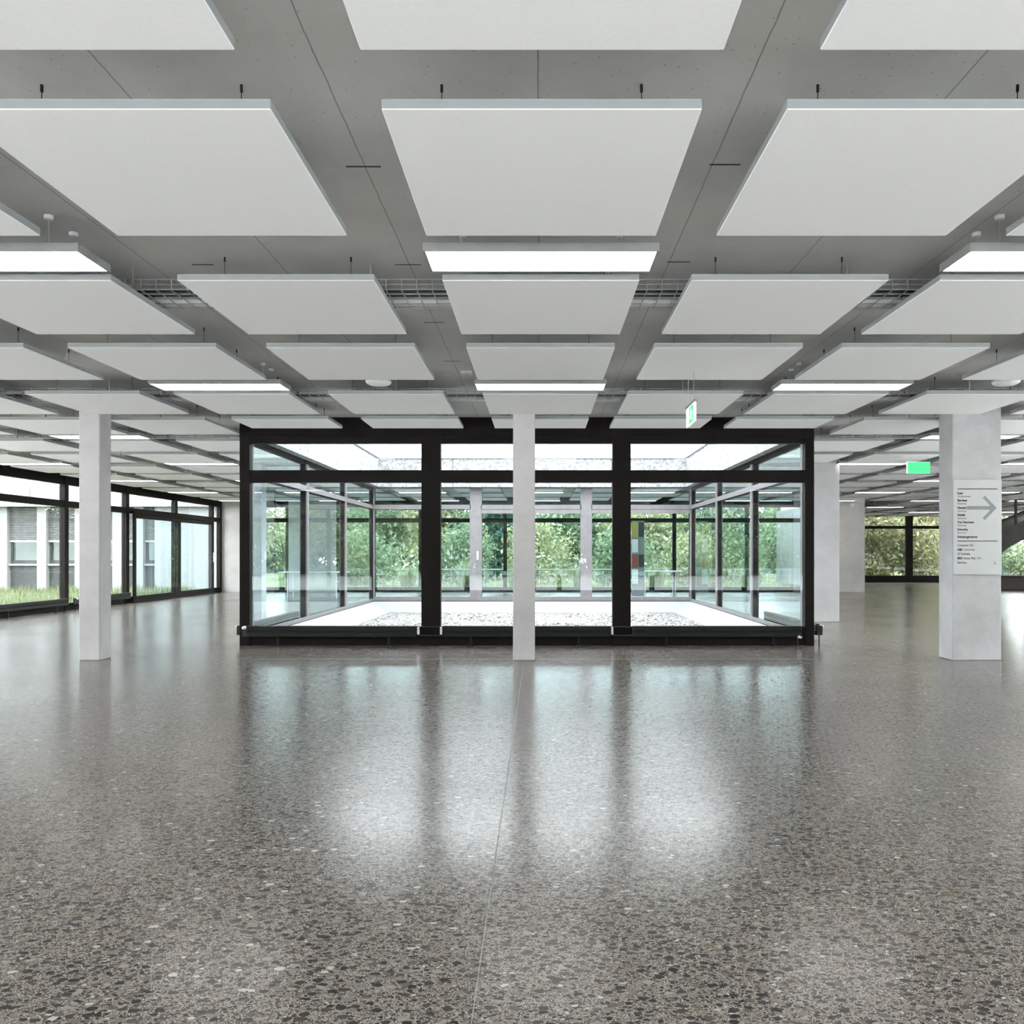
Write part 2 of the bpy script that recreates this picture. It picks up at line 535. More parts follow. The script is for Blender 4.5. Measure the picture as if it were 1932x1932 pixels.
def glazing(name, axis, pos, side, posts, levels, label, outer=None, frame='frame', depth=0.12, skip=()):
    """axis 'x': wall runs along x at y=pos; axis 'y': runs along y at x=pos.
    side: +1/-1 direction from the inner face to the outside. posts: list of (u0,u1). levels: dict."""
    lo, hi = (pos, pos + depth * side) if side > 0 else (pos + depth * side, pos)
    u0, u1 = posts[0][0], posts[-1][1]
    def bx(nm, a, b, z0, z1, v0=lo, v1=hi, mat=M[frame], parent=None):
        if axis == 'x': return box(nm, a, b, v0, v1, z0, z1, mat, parent)
        return box(nm, v0, v1, a, b, z0, z1, mat, parent)
    um = (u0 + u1) / 2
    root = empty(name, (um, pos, 0) if axis == 'x' else (pos, um, 0), label, 'glazed wall', kind='structure')
    for a, b in posts:
        bx('post', a, b, 0, levels['top'], parent=root)
    mid = (lo + hi) / 2
    for i, ((a0, a1), (b0, b1)) in enumerate(zip(posts, posts[1:])):
        if i in skip: continue
        e = 0.015
        bx('header', a1, b0, levels['gt'], levels['top'], lo + e, hi - e, parent=root)
        bx('transom', a1, b0, levels['t0'], levels['t1'], lo + e * .5, hi - e * .5, parent=root)
        bx('bottom_rail', a1, b0, 0, levels['gb'], lo + e, hi - e, parent=root)
        bx('upper_pane', a1, b0, levels['t1'], levels['gt'], mid - .01, mid + .01, M['glass'], root)
        bx('lower_pane', a1, b0, levels['gb'], levels['t0'], mid - .01, mid + .01, M['glass'], root)
    if outer:
        v0, v1 = (hi, hi + 0.025) if side > 0 else (lo - 0.025, lo)
        for a, b in posts:
            bx('cover_cap', a, b, 0.12, levels['gt'], v0, v1, M[outer], root)
        for (a0, a1), (b0, b1) in zip(posts, posts[1:]):
            bx('cover_cap', a1 - .02, b0 + .02, levels['t0'] + .01, levels['t1'] - .01, v0, v1, M[outer], root)
            bx('cover_cap', a1, b0, 0.12, levels['gb'] + .02, v0, v1, M[outer], root)
    return root

LV = dict(top=ZC, gt=2.782, t1=2.411, t0=2.243, gb=0.26)
w1 = glazing('window_1', 'x', CY0, 1, [(-4.122, -3.985), (-1.624, -1.362), (1.005, 1.253), (3.65, 3.773)], LV, 'dark bronze framed front glazing of the courtyard, three panes wide')
boxes('drip_strip', [(CX0, CX1, CY0 - 0.02, CY0, 2.86, 2.88)], M['frame'], (0, CY0 - 0.01, 2.86), w1)
LVs = dict(top=2.9, gt=2.80, t1=2.44, t0=2.33, gb=0.16)
sidep = [(CY0 + 0.12, CY0 + 0.2), (13.90, 14.0), (16.66, 16.76), (CY1 - 0.08, CY1)]
glazing('window_2', 'y', CX0, 1, sidep, LVs, 'left side glazing of the courtyard running back from the front panes', 'frame_out', 'frame', 0.1)
glazing('window_3', 'y', CX1, -1, sidep, LVs, 'right side glazing of the courtyard running back from the front panes', 'frame_out', 'frame', 0.1)
w4 = glazing('window_4', 'x', CY1 + 0.1, -1, [(CX0, -4.0), (-1.69, -1.40), (0.99, 1.27), (3.64, CX1)], dict(top=2.9, gt=2.86, t1=2.46, t0=2.33, gb=0.2), 'back glazing of the courtyard with grey sliding door frames', 'frame_out', 'frame', 0.1)
box('door_handle', -1.52, -1.48, CY1 - 0.08, CY1 - 0.03, 1.12, 1.32, M['white'], w4)
box('sliding_door_head', -1.40, 0.99, CY1 - 0.05, CY1 - 0.01, 2.24, 2.33, M['frame_out'], w4)
box('sliding_door_head', 1.27, 3.64, CY1 - 0.05, CY1 - 0.01, 2.24, 2.33, M['frame_out'], w4)
for a, b in ((-4.122, -4.0), (3.65, 3.773)):
    pass

LVl = dict(top=ZC, gt=2.80, t1=2.44, t0=2.30, gb=0.16)
lp = []
for y in (-2.0, 1.5, 4.4, 7.1, 9.8, 12.5, 15.22, 17.94, 20.6, 23.36, 25.98, 26.62):
    lp.append((y - 0.075, y + 0.075))
w5 = glazing('window_5', 'y', XL, -1, lp, LVl, 'long dark framed glazed facade along the left side of the hall', None, 'frame', 0.12)
glazing('window_6', 'x', YF, 1, [(-6.72, -6.5), (-4.0, -3.88), (-1.2, -1.08), (1.6, 1.72), (4.4, 4.52), (6.8, 6.92), (8.78, 8.9)], LVl, 'garden facade glazing seen through the courtyard')
glazing('window_7', 'x', YF, 1, [(-9.5, -9.4), (-8.4, -8.3)], LVl, 'narrow garden window left of the pale wall behind the courtyard')
glazing('window_8', 'x', YR, 1, [(10.9, 11.1), (13.55, 13.85), (16.2, 16.5), (18.85, 19.15), (21.5, 21.8), (23.8, 24.0)], dict(top=ZC, gt=2.91, t1=2.50, t0=2.37, gb=0.3), 'black framed far window wall at the right, full of foliage')
bp = [(XL, XL + .2)] + [(x - .07, x + .07) for x in (-7.8, -5.0, -2.2, 0.6, 3.4, 6.2)] + [(XN - .2, XN)]
glazing('window_9', 'x', YB, -1, bp, LVl, 'added glazed front behind the viewer, unseen, letting daylight in')  # added unseen front that admits daylight from behind the camera
glazing('window_10', 'y', XR, 1, [(y - .07, y + .07) for y in (13.7, 16.5, 19.3, 22.1, 25, 28, 31, 33.5, 35.6)], LVl, 'glazed facade on the far right, outside the photograph')
glazing('window_11', 'y', XN, 1, [(y - .07, y + .07) for y in (-2.0, 1.2, 3.9, 6.6, 9.3, 12.0, 13.5)], LVl, 'added glazed facade close on the right, unseen, letting daylight in')  # added unseen facade that admits daylight from the right
glazing('window_12', 'x', YN, -1, [(x - .07, x + .07) for x in (9.25, 11.6, 14.0, 16.7, 19.4, 22.1, 23.9)], LVl, 'added unseen glazed return wall at the far right, letting daylight in')  # closes the added right facade, out of view

# concrete walls
tag(box('wall_back_left', XL - 0.1, -9.5, YF, YF + 0.25, 0, ZC, M['wall']), 'pale concrete wall end closing the left aisle', 'wall', kind='structure')
tag(box('wall_back_center', -8.3, -6.72, YF, YF + 0.25, 0, ZC, M['column']), 'pale concrete wall panel seen through left courtyard panes', 'wall', kind='structure')
tag(box('wall_back_right', 8.9, 10.75, YF, YF + 0.25, 0, ZC, M['wall']), 'brownish grey concrete wall beside the far right windows', 'wall', kind='structure')
tag(box('wall_side_right', 10.5, 10.75, YF + 0.25, YR + 0.1, 0, ZC, M['wall_darkened']), 'concrete side wall leading to the far right windows', 'wall', kind='structure')

# ------------------------------------------------------------------ columns
def column(x0, x1, y0, y1, label, mat='column'):
    o = box('concrete_column', x0, x1, y0, y1, 0, ZC, M[mat], None, 0.008)
    return tag(o, label, 'column', 'concrete columns')
DC = 9.553
column(-5.449, -5.203, DC, DC + 0.26, 'slim square concrete column at the left, standing free on the terrazzo')
column(-0.314, -0.056, DC, DC + 0.20, 'slim concrete column in front of the courtyard glazing, near the middle')
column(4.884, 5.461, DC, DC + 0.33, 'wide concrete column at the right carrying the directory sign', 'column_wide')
column(4.97, 5.55, 14.95, 15.25, 'concrete column just behind the right edge of the courtyard glazing')
column(-5.46, -5.20, 15.12, 15.38, 'concrete column seen through the left courtyard panes')

# ------------------------------------------------------------------ ceiling panels
PW, PD, PT = 1.191, 1.194, 0.04
colsX = [(-6, -9.42), (-5, -7.85), (-4, -6.28), (-3, -4.727), (-2, -3.185), (-1, -1.594), (0, 0.008), (1, 1.514), (2, 3.014), (3, 4.60)]
colsX += [(4 + i, 6.15 + 1.55 * i) for i in range(12)]
def row_near(k):
    if k == 0: return 1.453
    return 2.998 + 3.469 * ((k - 1) // 2) if k % 2 else 1.409 + 3.469 * (k // 2)
def panel_mesh(w, d):
    bm = bmesh.new()
    bm_box(bm, -w / 2, w / 2, -d / 2, d / 2, 0, PT)
    me = finish(bm, 'acoustic_panel', 0.003)
    me.materials.append(M['panel'])
    me.materials.append(M['edge'])
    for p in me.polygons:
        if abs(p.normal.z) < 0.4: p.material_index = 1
    return me
pm_full = panel_mesh(PW, PD)
pm_cut = panel_mesh(PW, 0.72)
bm = bmesh.new()
bm_tube(bm, (0, 0, 0), (0, 0, ZC - ZP - PT - 0.03), 0.0018, seg=6)
bm_tube(bm, (0, 0, ZC - ZP - PT - 0.03), (0, 0, ZC - ZP - PT - 0.002), 0.006, seg=8)
wire_me = finish(bm, 'suspension_wire')
wire_me.materials.append(M['black'])
ordw = ['zeroth', 'first', 'second', 'third', 'fourth', 'fifth', 'sixth', 'seventh', 'eighth', 'ninth', 'tenth', 'eleventh', 'twelfth', 'thirteenth',
        'fourteenth', 'fifteenth', 'sixteenth', 'seventeenth', 'eighteenth', 'nineteenth', 'twentieth', 'twenty-first']
def colword(c):
    if c == 0: return 'in the middle column'
    return '%s column %s of the middle' % (ordw[abs(c)], 'left' if c < 0 else 'right')
npan = 0
for k in range(0, 20):
    y0 = row_near(k)
    for c, x in colsX:
        cut = False
        d = PD
        if -2 <= c <= 2:
            if k == 5: cut, d = True, 0.72
            elif y0 + PD > CY0 - 0.1 and y0 < CY1 + 0.15: continue
        if y0 + d > YF - 0.1:
            if x - PW / 2 < 10.8: continue
        if y0 + d > YR - 0.1: continue
        if x + PW / 2 > XN - 0.2 and y0 < YN + 0.2: continue
        pts = [proj(px, max(py, 0.5), ZP) for px in (x - PW / 2, x + PW / 2) for py in (y0, y0 + d)]
        if max(p[0] for p in pts) < -250 or min(p[0] for p in pts) > 2180 or max(p[1] for p in pts) < -200: continue
        yc = y0 + d / 2
        if k == 5 and not cut: yc += 0.03
        if cut: yc = 9.90 + d / 2
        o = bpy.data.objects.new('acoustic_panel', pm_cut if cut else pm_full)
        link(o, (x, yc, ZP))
        if k <= 6:
            if k == 5 and cut: kind = 'short white ceiling panel against the courtyard fascia'
            else: kind = 'white square acoustic ceiling panel, %s row from top' % ordw[k + 1]
            tag(o, kind + ', ' + colword(c), 'ceiling panel', 'hanging acoustic ceiling panels')
        elif x < CX0:
            tag(o, 'small far white panel over the left aisle, %s row, %s' % (ordw[k + 1], colword(c)), 'ceiling panel', 'far ceiling panels over the left aisle')
        elif x > CX1:
            tag(o, 'small far white panel over the right hall, %s row, %s' % (ordw[k + 1], colword(c)), 'ceiling panel', 'far ceiling panels over the right hall')
        else:
            tag(o, 'far white panel behind the courtyard, %s row, %s' % (ordw[k + 1], colword(c)), 'ceiling panel', 'ceiling panels behind the courtyard')
        npan += 1
        if True:
            for sx in (-0.4, 0.4):
                for sy in (-0.36, 0.36):
                    if cut: sy *= 0.5
                    w = bpy.data.objects.new('suspension_wire', wire_me)
                    w.parent = o
                    w.location = (sx, sy, PT)
                    col.objects.link(w)

# ------------------------------------------------------------------ luminaires
LW, LD, LZ = 1.30, 0.34, 2.925
def make_luminaire():
    root = empty('hanging_luminaire', (0, 0, LZ), 'x', 'ceiling light', 'rectangular hanging luminaires')
    t = 0.012
    boxes('housing', [(-LW / 2, LW / 2, -LD / 2, -LD / 2 + t, LZ, LZ + .045), (-LW / 2, LW / 2, LD / 2 - t, LD / 2, LZ, LZ + .045),
                      (-LW / 2, -LW / 2 + t, -LD / 2 + t, LD / 2 - t, LZ, LZ + .045), (LW / 2 - t, LW / 2, -LD / 2 + t, LD / 2 - t, LZ, LZ + .045),
                      (-LW / 2 + t, LW / 2 - t, -LD / 2 + t, LD / 2 - t, LZ + .03, LZ + .045)], M['housing'], (0, 0, LZ), root)
    d = box('diffuser', -LW / 2 + t, LW / 2 - t, -LD / 2 + t, LD / 2 - t, LZ + 0.003, LZ + 0.02, M['lamp'], root)
    d['label'] = 'glowing white diffuser'
    d.data.materials.append(M['housing'])
    for p in d.data.polygons:
        if p.normal.z > -0.5: p.material_index = 1
    for sx in (-0.46, 0.46):
        for sy in (-0.12, 0.12):
            bm = bmesh.new()
            bm_tube(bm, (0, 0, 0), (0, 0, ZC - LZ - .048), 0.002, seg=6)
            w = mesh_obj('suspension_wire', finish(bm, 'lum_wire'), M['steel'], (sx, sy, LZ + .045), root)
            bm = bmesh.new()
            bm_lathe(bm, [(0, -0.022), (0.022, -0.022), (0.025, -0.015), (0.025, 0.0), (0, 0)], 14)
            mesh_obj('ceiling_cap', finish(bm, 'ceiling_cap'), M['white'], (sx, sy, ZC - 0.002), w)
    return root
lum = make_luminaire()
first = True
LROW = {0: 'nearest light row', 1: 'second light row', 2: 'third light row', 3: 'fourth light row', -1: 'light row overhead'}
for m_ in range(-1, 9):
    y = 4.605 + 3.469 * m_
    for c, x in colsX:
        if c % 2: continue
        if -2 <= c <= 2 and CY0 - 0.3 < y < CY1 + 0.3: continue
        if y > YF - 0.3 and x < 11.5: continue
        if y > YR - 0.5: continue
        if x + 0.7 > XN and y < YN + 0.3: continue
        px = proj(x, max(y, 0.6), LZ)[0]
        if m_ >= 0 and (px < -500 or px > 2450): continue
        if m_ == -1 and abs(c) > 4: continue
        if first:
            o = lum; first = False
            o.location = (x, y, LZ)
        else:
            o = copy_tree(lum, (x, y, LZ))
        if m_ == -1: o['label'] = 'glowing rectangular luminaire overhead above the frame, ' + colword(c)
        else: o['label'] = 'glowing rectangular luminaire, %s light row from camera, %s' % (ordw[m_ + 1], colword(c))

# ------------------------------------------------------------------ cable trays
def cable_tray(x0, x1, y, label):
    root = empty('cable_tray', ((x0 + x1) / 2, y, 3.0), label, 'cable tray', 'wire mesh cable trays')
    bm = bmesh.new()
    r = 0.0028
    z0, z1 = 2.985, 3.05
    for i in range(5):
        yy = y - 0.2 + 0.1 * i
        bm_box(bm, x0, x1, yy - r, yy + r, z0 - r, z0 + r)
    for yy in (y - 0.2, y + 0.2):
        for zz in (z0 + 0.033, z1):
            bm_box(bm, x0, x1, yy - r, yy + r, zz - r, zz + r)
    n = int((x1 - x0) / 0.1)
    for i in range(n + 1):
        x = x0 + i * 0.1
        bm_box(bm, x - r, x + r, y - 0.2, y + 0.2, z0 - 3 * r, z0 - r)
        for yy in (y - 0.2 - r, y + 0.2 + r):
            bm_box(bm, x - r, x + r, yy - r, yy + r, z0 - r, z1 + r)
    bmesh.ops.translate(bm, verts=bm.verts[:], vec=(-(x0 + x1) / 2, -y, -3.0))
    o = mesh_obj('wire_mesh', finish(bm, 'wire_mesh'), M['wire'], ((x0 + x1) / 2, y, 3.0), root)
    o['kind'] = 'stuff'
    box('cable_duct', x0, x1, y + 0.09, y + 0.17, z0 + r, z0 + 0.03, M['white'], root)
    for yy in (y - 0.12, y - 0.04):
        bm = bmesh.new()
        bm_tube(bm, (x0 - (x0 + x1) / 2, 0, 0), (x1 - (x0 + x1) / 2, 0, 0), 0.009, seg=8)
        mesh_obj('cable', finish(bm, 'cable'), M['black'], ((x0 + x1) / 2, yy, z0 + 0.012), root)
    x = x0 + 0.75
    while x < x1:
        box('hanger_rod', x - 0.004, x + 0.004, y - 0.21, y - 0.2, z0 - .003, ZC - 0.002, M['steel'], root)
        x += 1.55
cable_tray(-6.5, 6.5, 5.47, 'wire mesh cable tray across the ceiling above the third panel row')
cable_tray(-8.5, 8.5, 8.94, 'wire mesh cable tray across the ceiling above the fifth panel row')
cable_tray(-10.2, -4.2, 12.41, 'wire mesh cable tray over the left aisle beside the courtyard')
cable_tray(3.95, 8.9, 12.41, 'wire mesh cable tray over the right hall beside the courtyard')

# ceiling discs and sensor
for x, lab in ((-1.594, 'white round ceiling disc left of the middle, behind fourth panel row'), (4.62, 'white round ceiling disc at the right edge of the ceiling')):
    root = empty('ceiling_disc', (x, 8.0, 2.925), lab, 'ceiling fixture', 'white round ceiling discs')
    bm = bmesh.new()
    bm_lathe(bm, [(0, 0), (0.05, 0.001), (0.09, 0.008), (0.118, 0.022), (0.128, 0.038), (0.122, 0.046), (0, 0.05)], 32)
    mesh_obj('disc', finish(bm, 'disc', smooth=True), M['white'], (x, 8.0, 2.925), root)
    bm = bmesh.new()
    bm_tube(bm, (0, 0, 0), (0, 0, ZC - 2.977), 0.03, seg=14)
    mesh_obj('stem', finish(bm, 'stem'), M['housing'], (x, 8.0, 2.975), root)
s = empty('ceiling_sensor', (-0.745, 8.3, ZC - 0.03), 'small white box sensor on the soffit left of the middle lights', 'sensor')
box('sensor_body', -0.81, -0.69, 8.26, 8.34, ZC - 0.03, ZC - 0.002, M['white'], s, 0.004)
bm = bmesh.new(); bm_lathe(bm, [(0, -0.008), (0.012, -0.006), (0.016, 0), (0, 0)], 12)
mesh_obj('sensor_lens', finish(bm, 'lens'), M['steel'], (-0.75, 8.3, ZC - 0.03), s)

# ------------------------------------------------------------------ radiators
def radiator(x0, x1, y, label, legs, clips=(True, True)):
    """low two-tier convector along x whose front is at y"""
    root = empty('low_radiator', ((x0 + x1) / 2, y + 0.04, 0), label, 'radiator', 'low convectors along the glazing')
    for z0, z1 in ((0.212, 0.283), (0.132, 0.203)):
        box('radiator_bar', x0, x1, y, y + 0.075, z0, z1, M['radiator'], root, 0.008)
    box('core', x0 + 0.01, x1 - 0.01, y + 0.015, y + 0.06, 0.195, 0.22, M['black'], root)
    for lx in legs:
        r2 = box('leg', lx - 0.012, lx + 0.012, y + 0.02, y + 0.05, 0.008, 0.14, M['radiator'], root)
        box('foot', lx - 0.035, lx + 0.035, y + 0.005, y + 0.07, 0.0, 0.008, M['radiator'], r2)
    for f, xx in zip(clips, (x0 - 0.03, x1)):
        if f: box('end_clip', xx, xx + 0.03, y + 0.01, y + 0.065, 0.165, 0.268, M['white'], root, 0.005)
    return root
RY = 10.93
r_a = radiator(-3.97, -1.66, RY, 'low dark radiator under the left courtyard pane', (-3.55, -2.05), (False, True))
r_b = radiator(-1.32, 0.97, RY, 'low dark radiator under the middle courtyard pane, behind the column', (-0.93, 0.53), (True, True))
r_c = radiator(1.26, 3.55, RY, 'low dark radiator under the right courtyard pane', (1.72, 3.17), (False, False))
def pipe(parent, p0, p1, r=0.009):
    bm = bmesh.new()
    a = Vector(p0)
    bm_tube(bm, (0, 0, 0), Vector(p1) - a, r, seg=8)
    return mesh_obj('pipe', finish(bm, 'pipe', smooth=False), M['black'], p0, parent)
for z in (0.268, 0.15):
    pipe(r_a, (-1.63, RY + .035, z), (-1.35, RY + .035, z))
    pipe(r_b, (1.0, RY + .035, z), (1.26, RY + .035, z))
def valve(parent, p, dx):
    bm = bmesh.new()
    bm_lathe(bm, [(0, 0), (0.018, 0), (0.024, 0.012), (0.022, 0.05), (0.012, 0.06), (0, 0.06)], 14)
    me = finish(bm, 'valve_head', smooth=True)
    o = mesh_obj('valve_head', me, M['white'], p, parent)
    o.rotation_euler = (math.radians(75), 0, math.radians(-70 * dx))
    return o
valve(r_a, (-4.03, RY + 0.03, 0.25), -1)
box('valve_block', -4.03, -3.97, RY + .01, RY + .06, 0.14, 0.27, M['black'], r_a)
valve(r_c, (3.55, RY + 0.03, 0.13), 1)
pipe(r_c, (3.5, RY + .035, 0.15), (3.5, RY + .035, 0.0))
def side_radiator(x, y0, y1, label, sgn, vx=True):
    """low convector along y, its room side at x (sgn = direction of the room)"""
    root = empty('low_radiator', (x, (y0 + y1) / 2, 0), label, 'radiator', 'low convectors along the glazing')
    xa, xb = sorted((x, x - sgn * 0.075))
    for z0, z1 in ((0.212, 0.283), (0.132, 0.203)):
        box('radiator_bar', xa, xb, y0, y1, z0, z1, M['radiator'], root, 0.008)
    box('core', xa + .015, xb - .015, y0 + .01, y1 - .01, 0.195, 0.22, M['black'], root)
    n = max(2, round((y1 - y0) / 1.3))
    for i in range(n):
        yy = y0 + 0.4 + (y1 - y0 - 0.8) * i / (n - 1)
        l = box('leg', xa + .02, xb - .02, yy - .012, yy + .012, 0.008, 0.14, M['radiator'], root)
        box('foot', xa, xb, yy - .035, yy + .035, 0, 0.008, M['radiator'], l)
    if vx:
        valve(root, ((xa + xb) / 2 + sgn * 0.06, y0 - 0.02, 0.25), sgn)
        box('valve_block', xa, xb, y0 - 0.06, y0, 0.14, 0.27, M['black'], root)
        pipe(root, ((xa + xb) / 2, y0 - 0.03, 0.14), ((xa + xb) / 2, y0 - 0.03, 0.0))
    return root
side_radiator(CX0 - 0.055, CY0 + 0.1, 13.8, 'dark radiator end poking out left of the courtyard corner post', -1)
side_radiator(CX1 + 0.13, CY0 + 0.1, 13.8, 'dark radiator end with white valve right of the courtyard corner post', 1)
for a, b, lab in ((12.65, 15.1, 'low black radiator at the left edge under the glazed facade'),
                  (15.35, 17.75, 'low black radiator under left facade just before the left column'),
                  (18.1, 20.45, 'low black radiator under left facade just right of the left column')):
    side_radiator(XL + 0.16, a, b, lab, 1)

# sliding door leaves in the left facade
d = empty('door_1', (XL + 0.03, 23.3, 0), 'dark framed sliding glass door at the far end of the left facade', 'door', kind='structure')
for y0, y1, xo in ((20.72, 23.42, 0.06), (23.30, 25.9, 0.01)):
    xa, xb = XL + xo, XL + xo + 0.045
    lf = boxes('door_leaf', [(xa, xb, y0, y0 + .11, .05, 2.3), (xa, xb, y1 - .11, y1, .05, 2.3), (xa, xb, y0 + .11, y1 - .11, .05, .17), (xa, xb, y0 + .11, y1 - .11, 2.18, 2.3)], M['frame'], (xa, (y0 + y1) / 2, 0.05), d)
    box('door_pane', xa + .015, xa + .03, y0 + .11, y1 - .11, .17, 2.18, M['glass'], lf)
box('door_handle', XL + 0.06, XL + 0.1, 25.82, 25.86, 1.0, 1.3, M['white'], d)
box('door_track', XL + 0.0, XL + 0.12, 20.7, 25.9, 2.3, 2.36, M['frame'], d)
box('door_track', XL + 0.0, XL + 0.12, 20.7, 25.9, 0.0, 0.05, M['frame'], d)

# ------------------------------------------------------------------ directory sign
S = F / DC
def sx_(px): return (px - 1018) / S
def sz_(py): return CAMZ + (1045 - py) / S
yF = DC - 0.022
sb = empty('directory_sign', (5.18, DC, sz_(1084)), 'pale grey directory sign with a big arrow on the right column', 'sign')
box('plate', sx_(1797.5), sx_(1888), yF, DC - 0.004, sz_(1084), sz_(905), M['board'], sb, 0.002)
for px, py in ((1801, 908), (1884.5, 908), (1801, 1080), (1884.5, 1080)):
    bm = bmesh.new()
    bm_tube(bm, (0, 0, 0), (0, -0.003, 0), 0.006, seg=12)
    mesh_obj('screw', finish(bm, 'screw'), M['steel'], (sx_(px), yF, sz_(py)), sb)
def text(body, px, py, size, mat, bold=0.0, parent=sb, rot=(math.pi / 2, 0, 0), y=None, width=None):
    cu = bpy.data.curves.new('lettering', 'FONT')
    cu.body = body
    cu.size = size
    cu.extrude = 0.0006
    cu.offset = bold
    cu.resolution_u = 3
    t = bpy.data.objects.new('tmp', cu)
    col.objects.link(t)
    dg = bpy.context.evaluated_depsgraph_get()
    me = bpy.data.meshes.new_from_object(t.evaluated_get(dg))
    bpy.data.objects.remove(t)
    me.materials.clear()
    if width:
        xs = [v.co.x for v in me.vertices]
        k = width / max(1e-6, max(xs))
        for v in me.vertices: v.co.x *= k
    o = mesh_obj('lettering', me, mat, (sx_(px), (yF if y is None else y) - 0.0008, sz_(py)), parent)
    o.rotation_euler = rot
    return o
TX = 1804.6
for t, py, w in (('Euler', 932.7, 10.8), ('Bardeen', 946.2, 18.4), ('Nyquist', 960.0, 16.6), ('Stiefel', 973.6, 14.2), ('Von Neumann', 987.3, 31), ('Schottky', 1001.0, 20), ('Schulungsräume', 1014.8, 37.5)):
    text(t, TX, py, 0.037, M['ink'], 0.0012, width=w / S)
text('Auditorium', TX, 938.6, 0.034, M['greyink'], width=25 / S)
for py in (952, 965.8, 979.6, 993, 1006.8):
    text('Seminar', TX, py, 0.034, M['greyink'], width=17.5 / S)
text('Consenec AG', TX, 1030.6, 0.037, M['ink'], 0.0003, width=30 / S)
text('ABB', TX, 1038.9, 0.037, M['ink'], 0.0016, width=9 / S)
text('University', TX + 11, 1038.9, 0.037, M['greyink'], 0.0003, width=22 / S)
text('SV Schweiz', TX, 1046.9, 0.037, M['ink'], 0.0003, width=24 / S)
text('BDS', TX, 1055, 0.037, M['ink'], 0.0016, width=9 / S)
text('Safety Mgt. AG', TX + 11, 1055, 0.037, M['greyink'], 0.0004, width=33.5 / S)
text('Service', TX, 1063.2, 0.037, M['ink'], 0.0008, width=17 / S)
def flat_poly(name, polys, mat, parent, y, thick=0.001):
    bm = bmesh.new()
    x0 = sx_(polys[0][0][0]); z0 = sz_(polys[0][0][1])
    for poly in polys:
        f = [bm.verts.new((sx_(p[0]) - x0, 0, sz_(p[1]) - z0)) for p in poly]
        b = [bm.verts.new((sx_(p[0]) - x0, -thick, sz_(p[1]) - z0)) for p in poly]
        bm.faces.new(f); bm.faces.new(b[::-1])
        n = len(poly)
        for i in range(n):
            bm.faces.new((f[i], f[(i + 1) % n], b[(i + 1) % n], b[i]))
    return mesh_obj(name, finish(bm, name), mat, (x0, y, z0), parent)
for py in (922.8, 1020.8):
    flat_poly('rule', [[(1805, py - 1.1), (1880, py - 1.1), (1880, py + 1.1), (1805, py + 1.1)]], M['greyink'], sb, yF)
flat_poly('arrow', [[(1822, 955), (1869, 955), (1869, 961.8), (1822, 961.8)],
                    [(1852, 939.5), (1856.5, 935.6), (1878.5, 958.4), (1870, 958.4)],
                    [(1852, 977.5), (1870, 958.4), (1878.5, 958.4), (1856.5, 981.4)]], M['arrow'], sb, yF + 0.0004)
flat_poly('wheelchair_symbol', [[(1874, 1058.6), (1875.4, 1058.6), (1875.4, 1060), (1874, 1060)], [(1874.1, 1060.3), (1875, 1060.3), (1875.2, 1062.6), (1874.3, 1062.6)],
                   [(1874.3, 1062.2), (1877, 1062.2), (1878.3, 1064.4), (1877.4, 1064.6), (1876.5, 1063), (1874.3, 1063)],
                   [(1873.2, 1061.8), (1873.8, 1062), (1873.6, 1063.6), (1874.6, 1064.4), (1875.8, 1064), (1876, 1064.7), (1874.4, 1065.3), (1872.8, 1064)]], M['greyink'], sb, yF)

# ------------------------------------------------------------------ exit signs
def exit_sign_side():
    X, y0, y1, z0, z1 = 1.40, 7.25, 7.68, 2.455, 2.63
    root = empty('exit_sign', (X, (y0 + y1) / 2, z0), 'green and white emergency exit sign hanging edge-on before the courtyard', 'exit sign')
    box('plate', X - 0.006, X + 0.006, y0, y1, z0, z1, M['signwhite'], root)
    box('top_rail', X - 0.014, X + 0.014, y0, y1, z1, z1 + 0.02, M['housing'], root)
    xs = X - 0.0065
    def poly(name, pts, mat, dx):
        bm = bmesh.new()
        W, H = y1 - y0, z1 - z0
        a = [bm.verts.new((0, W * (p[0] - .5), H * p[1])) for p in pts]
        b = [bm.verts.new((-0.001, W * (p[0] - .5), H * p[1])) for p in pts]
        bm.faces.new(a); bm.faces.new(b[::-1])
        for i in range(len(pts)):
            j = (i + 1) % len(pts)
            bm.faces.new((a[i], a[j], b[j], b[i]))
        mesh_obj(name, finish(bm, name), mat, (xs - dx, (y0 + y1) / 2, z0), root)
    poly('green_field', [(.18, .07), (.70, .07), (.70, .93), (.18, .93)], M['green'], 0)
    # running figure and doorway, white
    poly('pictogram', [(.42, .74), (.47, .74), (.47, .86), (.42, .86)], M['signwhite'], .001)
    poly('pictogram', [(.36, .45), (.46, .42), (.52, .70), (.42, .72)], M['signwhite'], .001)
    poly('pictogram', [(.28, .18), (.33, .14), (.44, .42), (.37, .47)], M['signwhite'], .001)
    poly('pictogram', [(.45, .42), (.52, .30), (.60, .32), (.60, .38), (.54, .38), (.50, .47)], M['signwhite'], .001)
    poly('pictogram', [(.24, .5), (.28, .46), (.40, .66), (.38, .72)], M['signwhite'], .001)
    poly('pictogram', [(.62, .12), (.66, .12), (.66, .88), (.62, .88)], M['signwhite'], .001)
    for yy in (y0 + 0.08, y1 - 0.08):
        bm = bmesh.new()
        bm_tube(bm, (0, 0, 0), (0, 0, ZC - z1 - 0.022), 0.0018, seg=6)
        mesh_obj('suspension_wire', finish(bm, 'sw'), M['steel'], (X, yy, z1 + 0.02), root)
exit_sign_side()
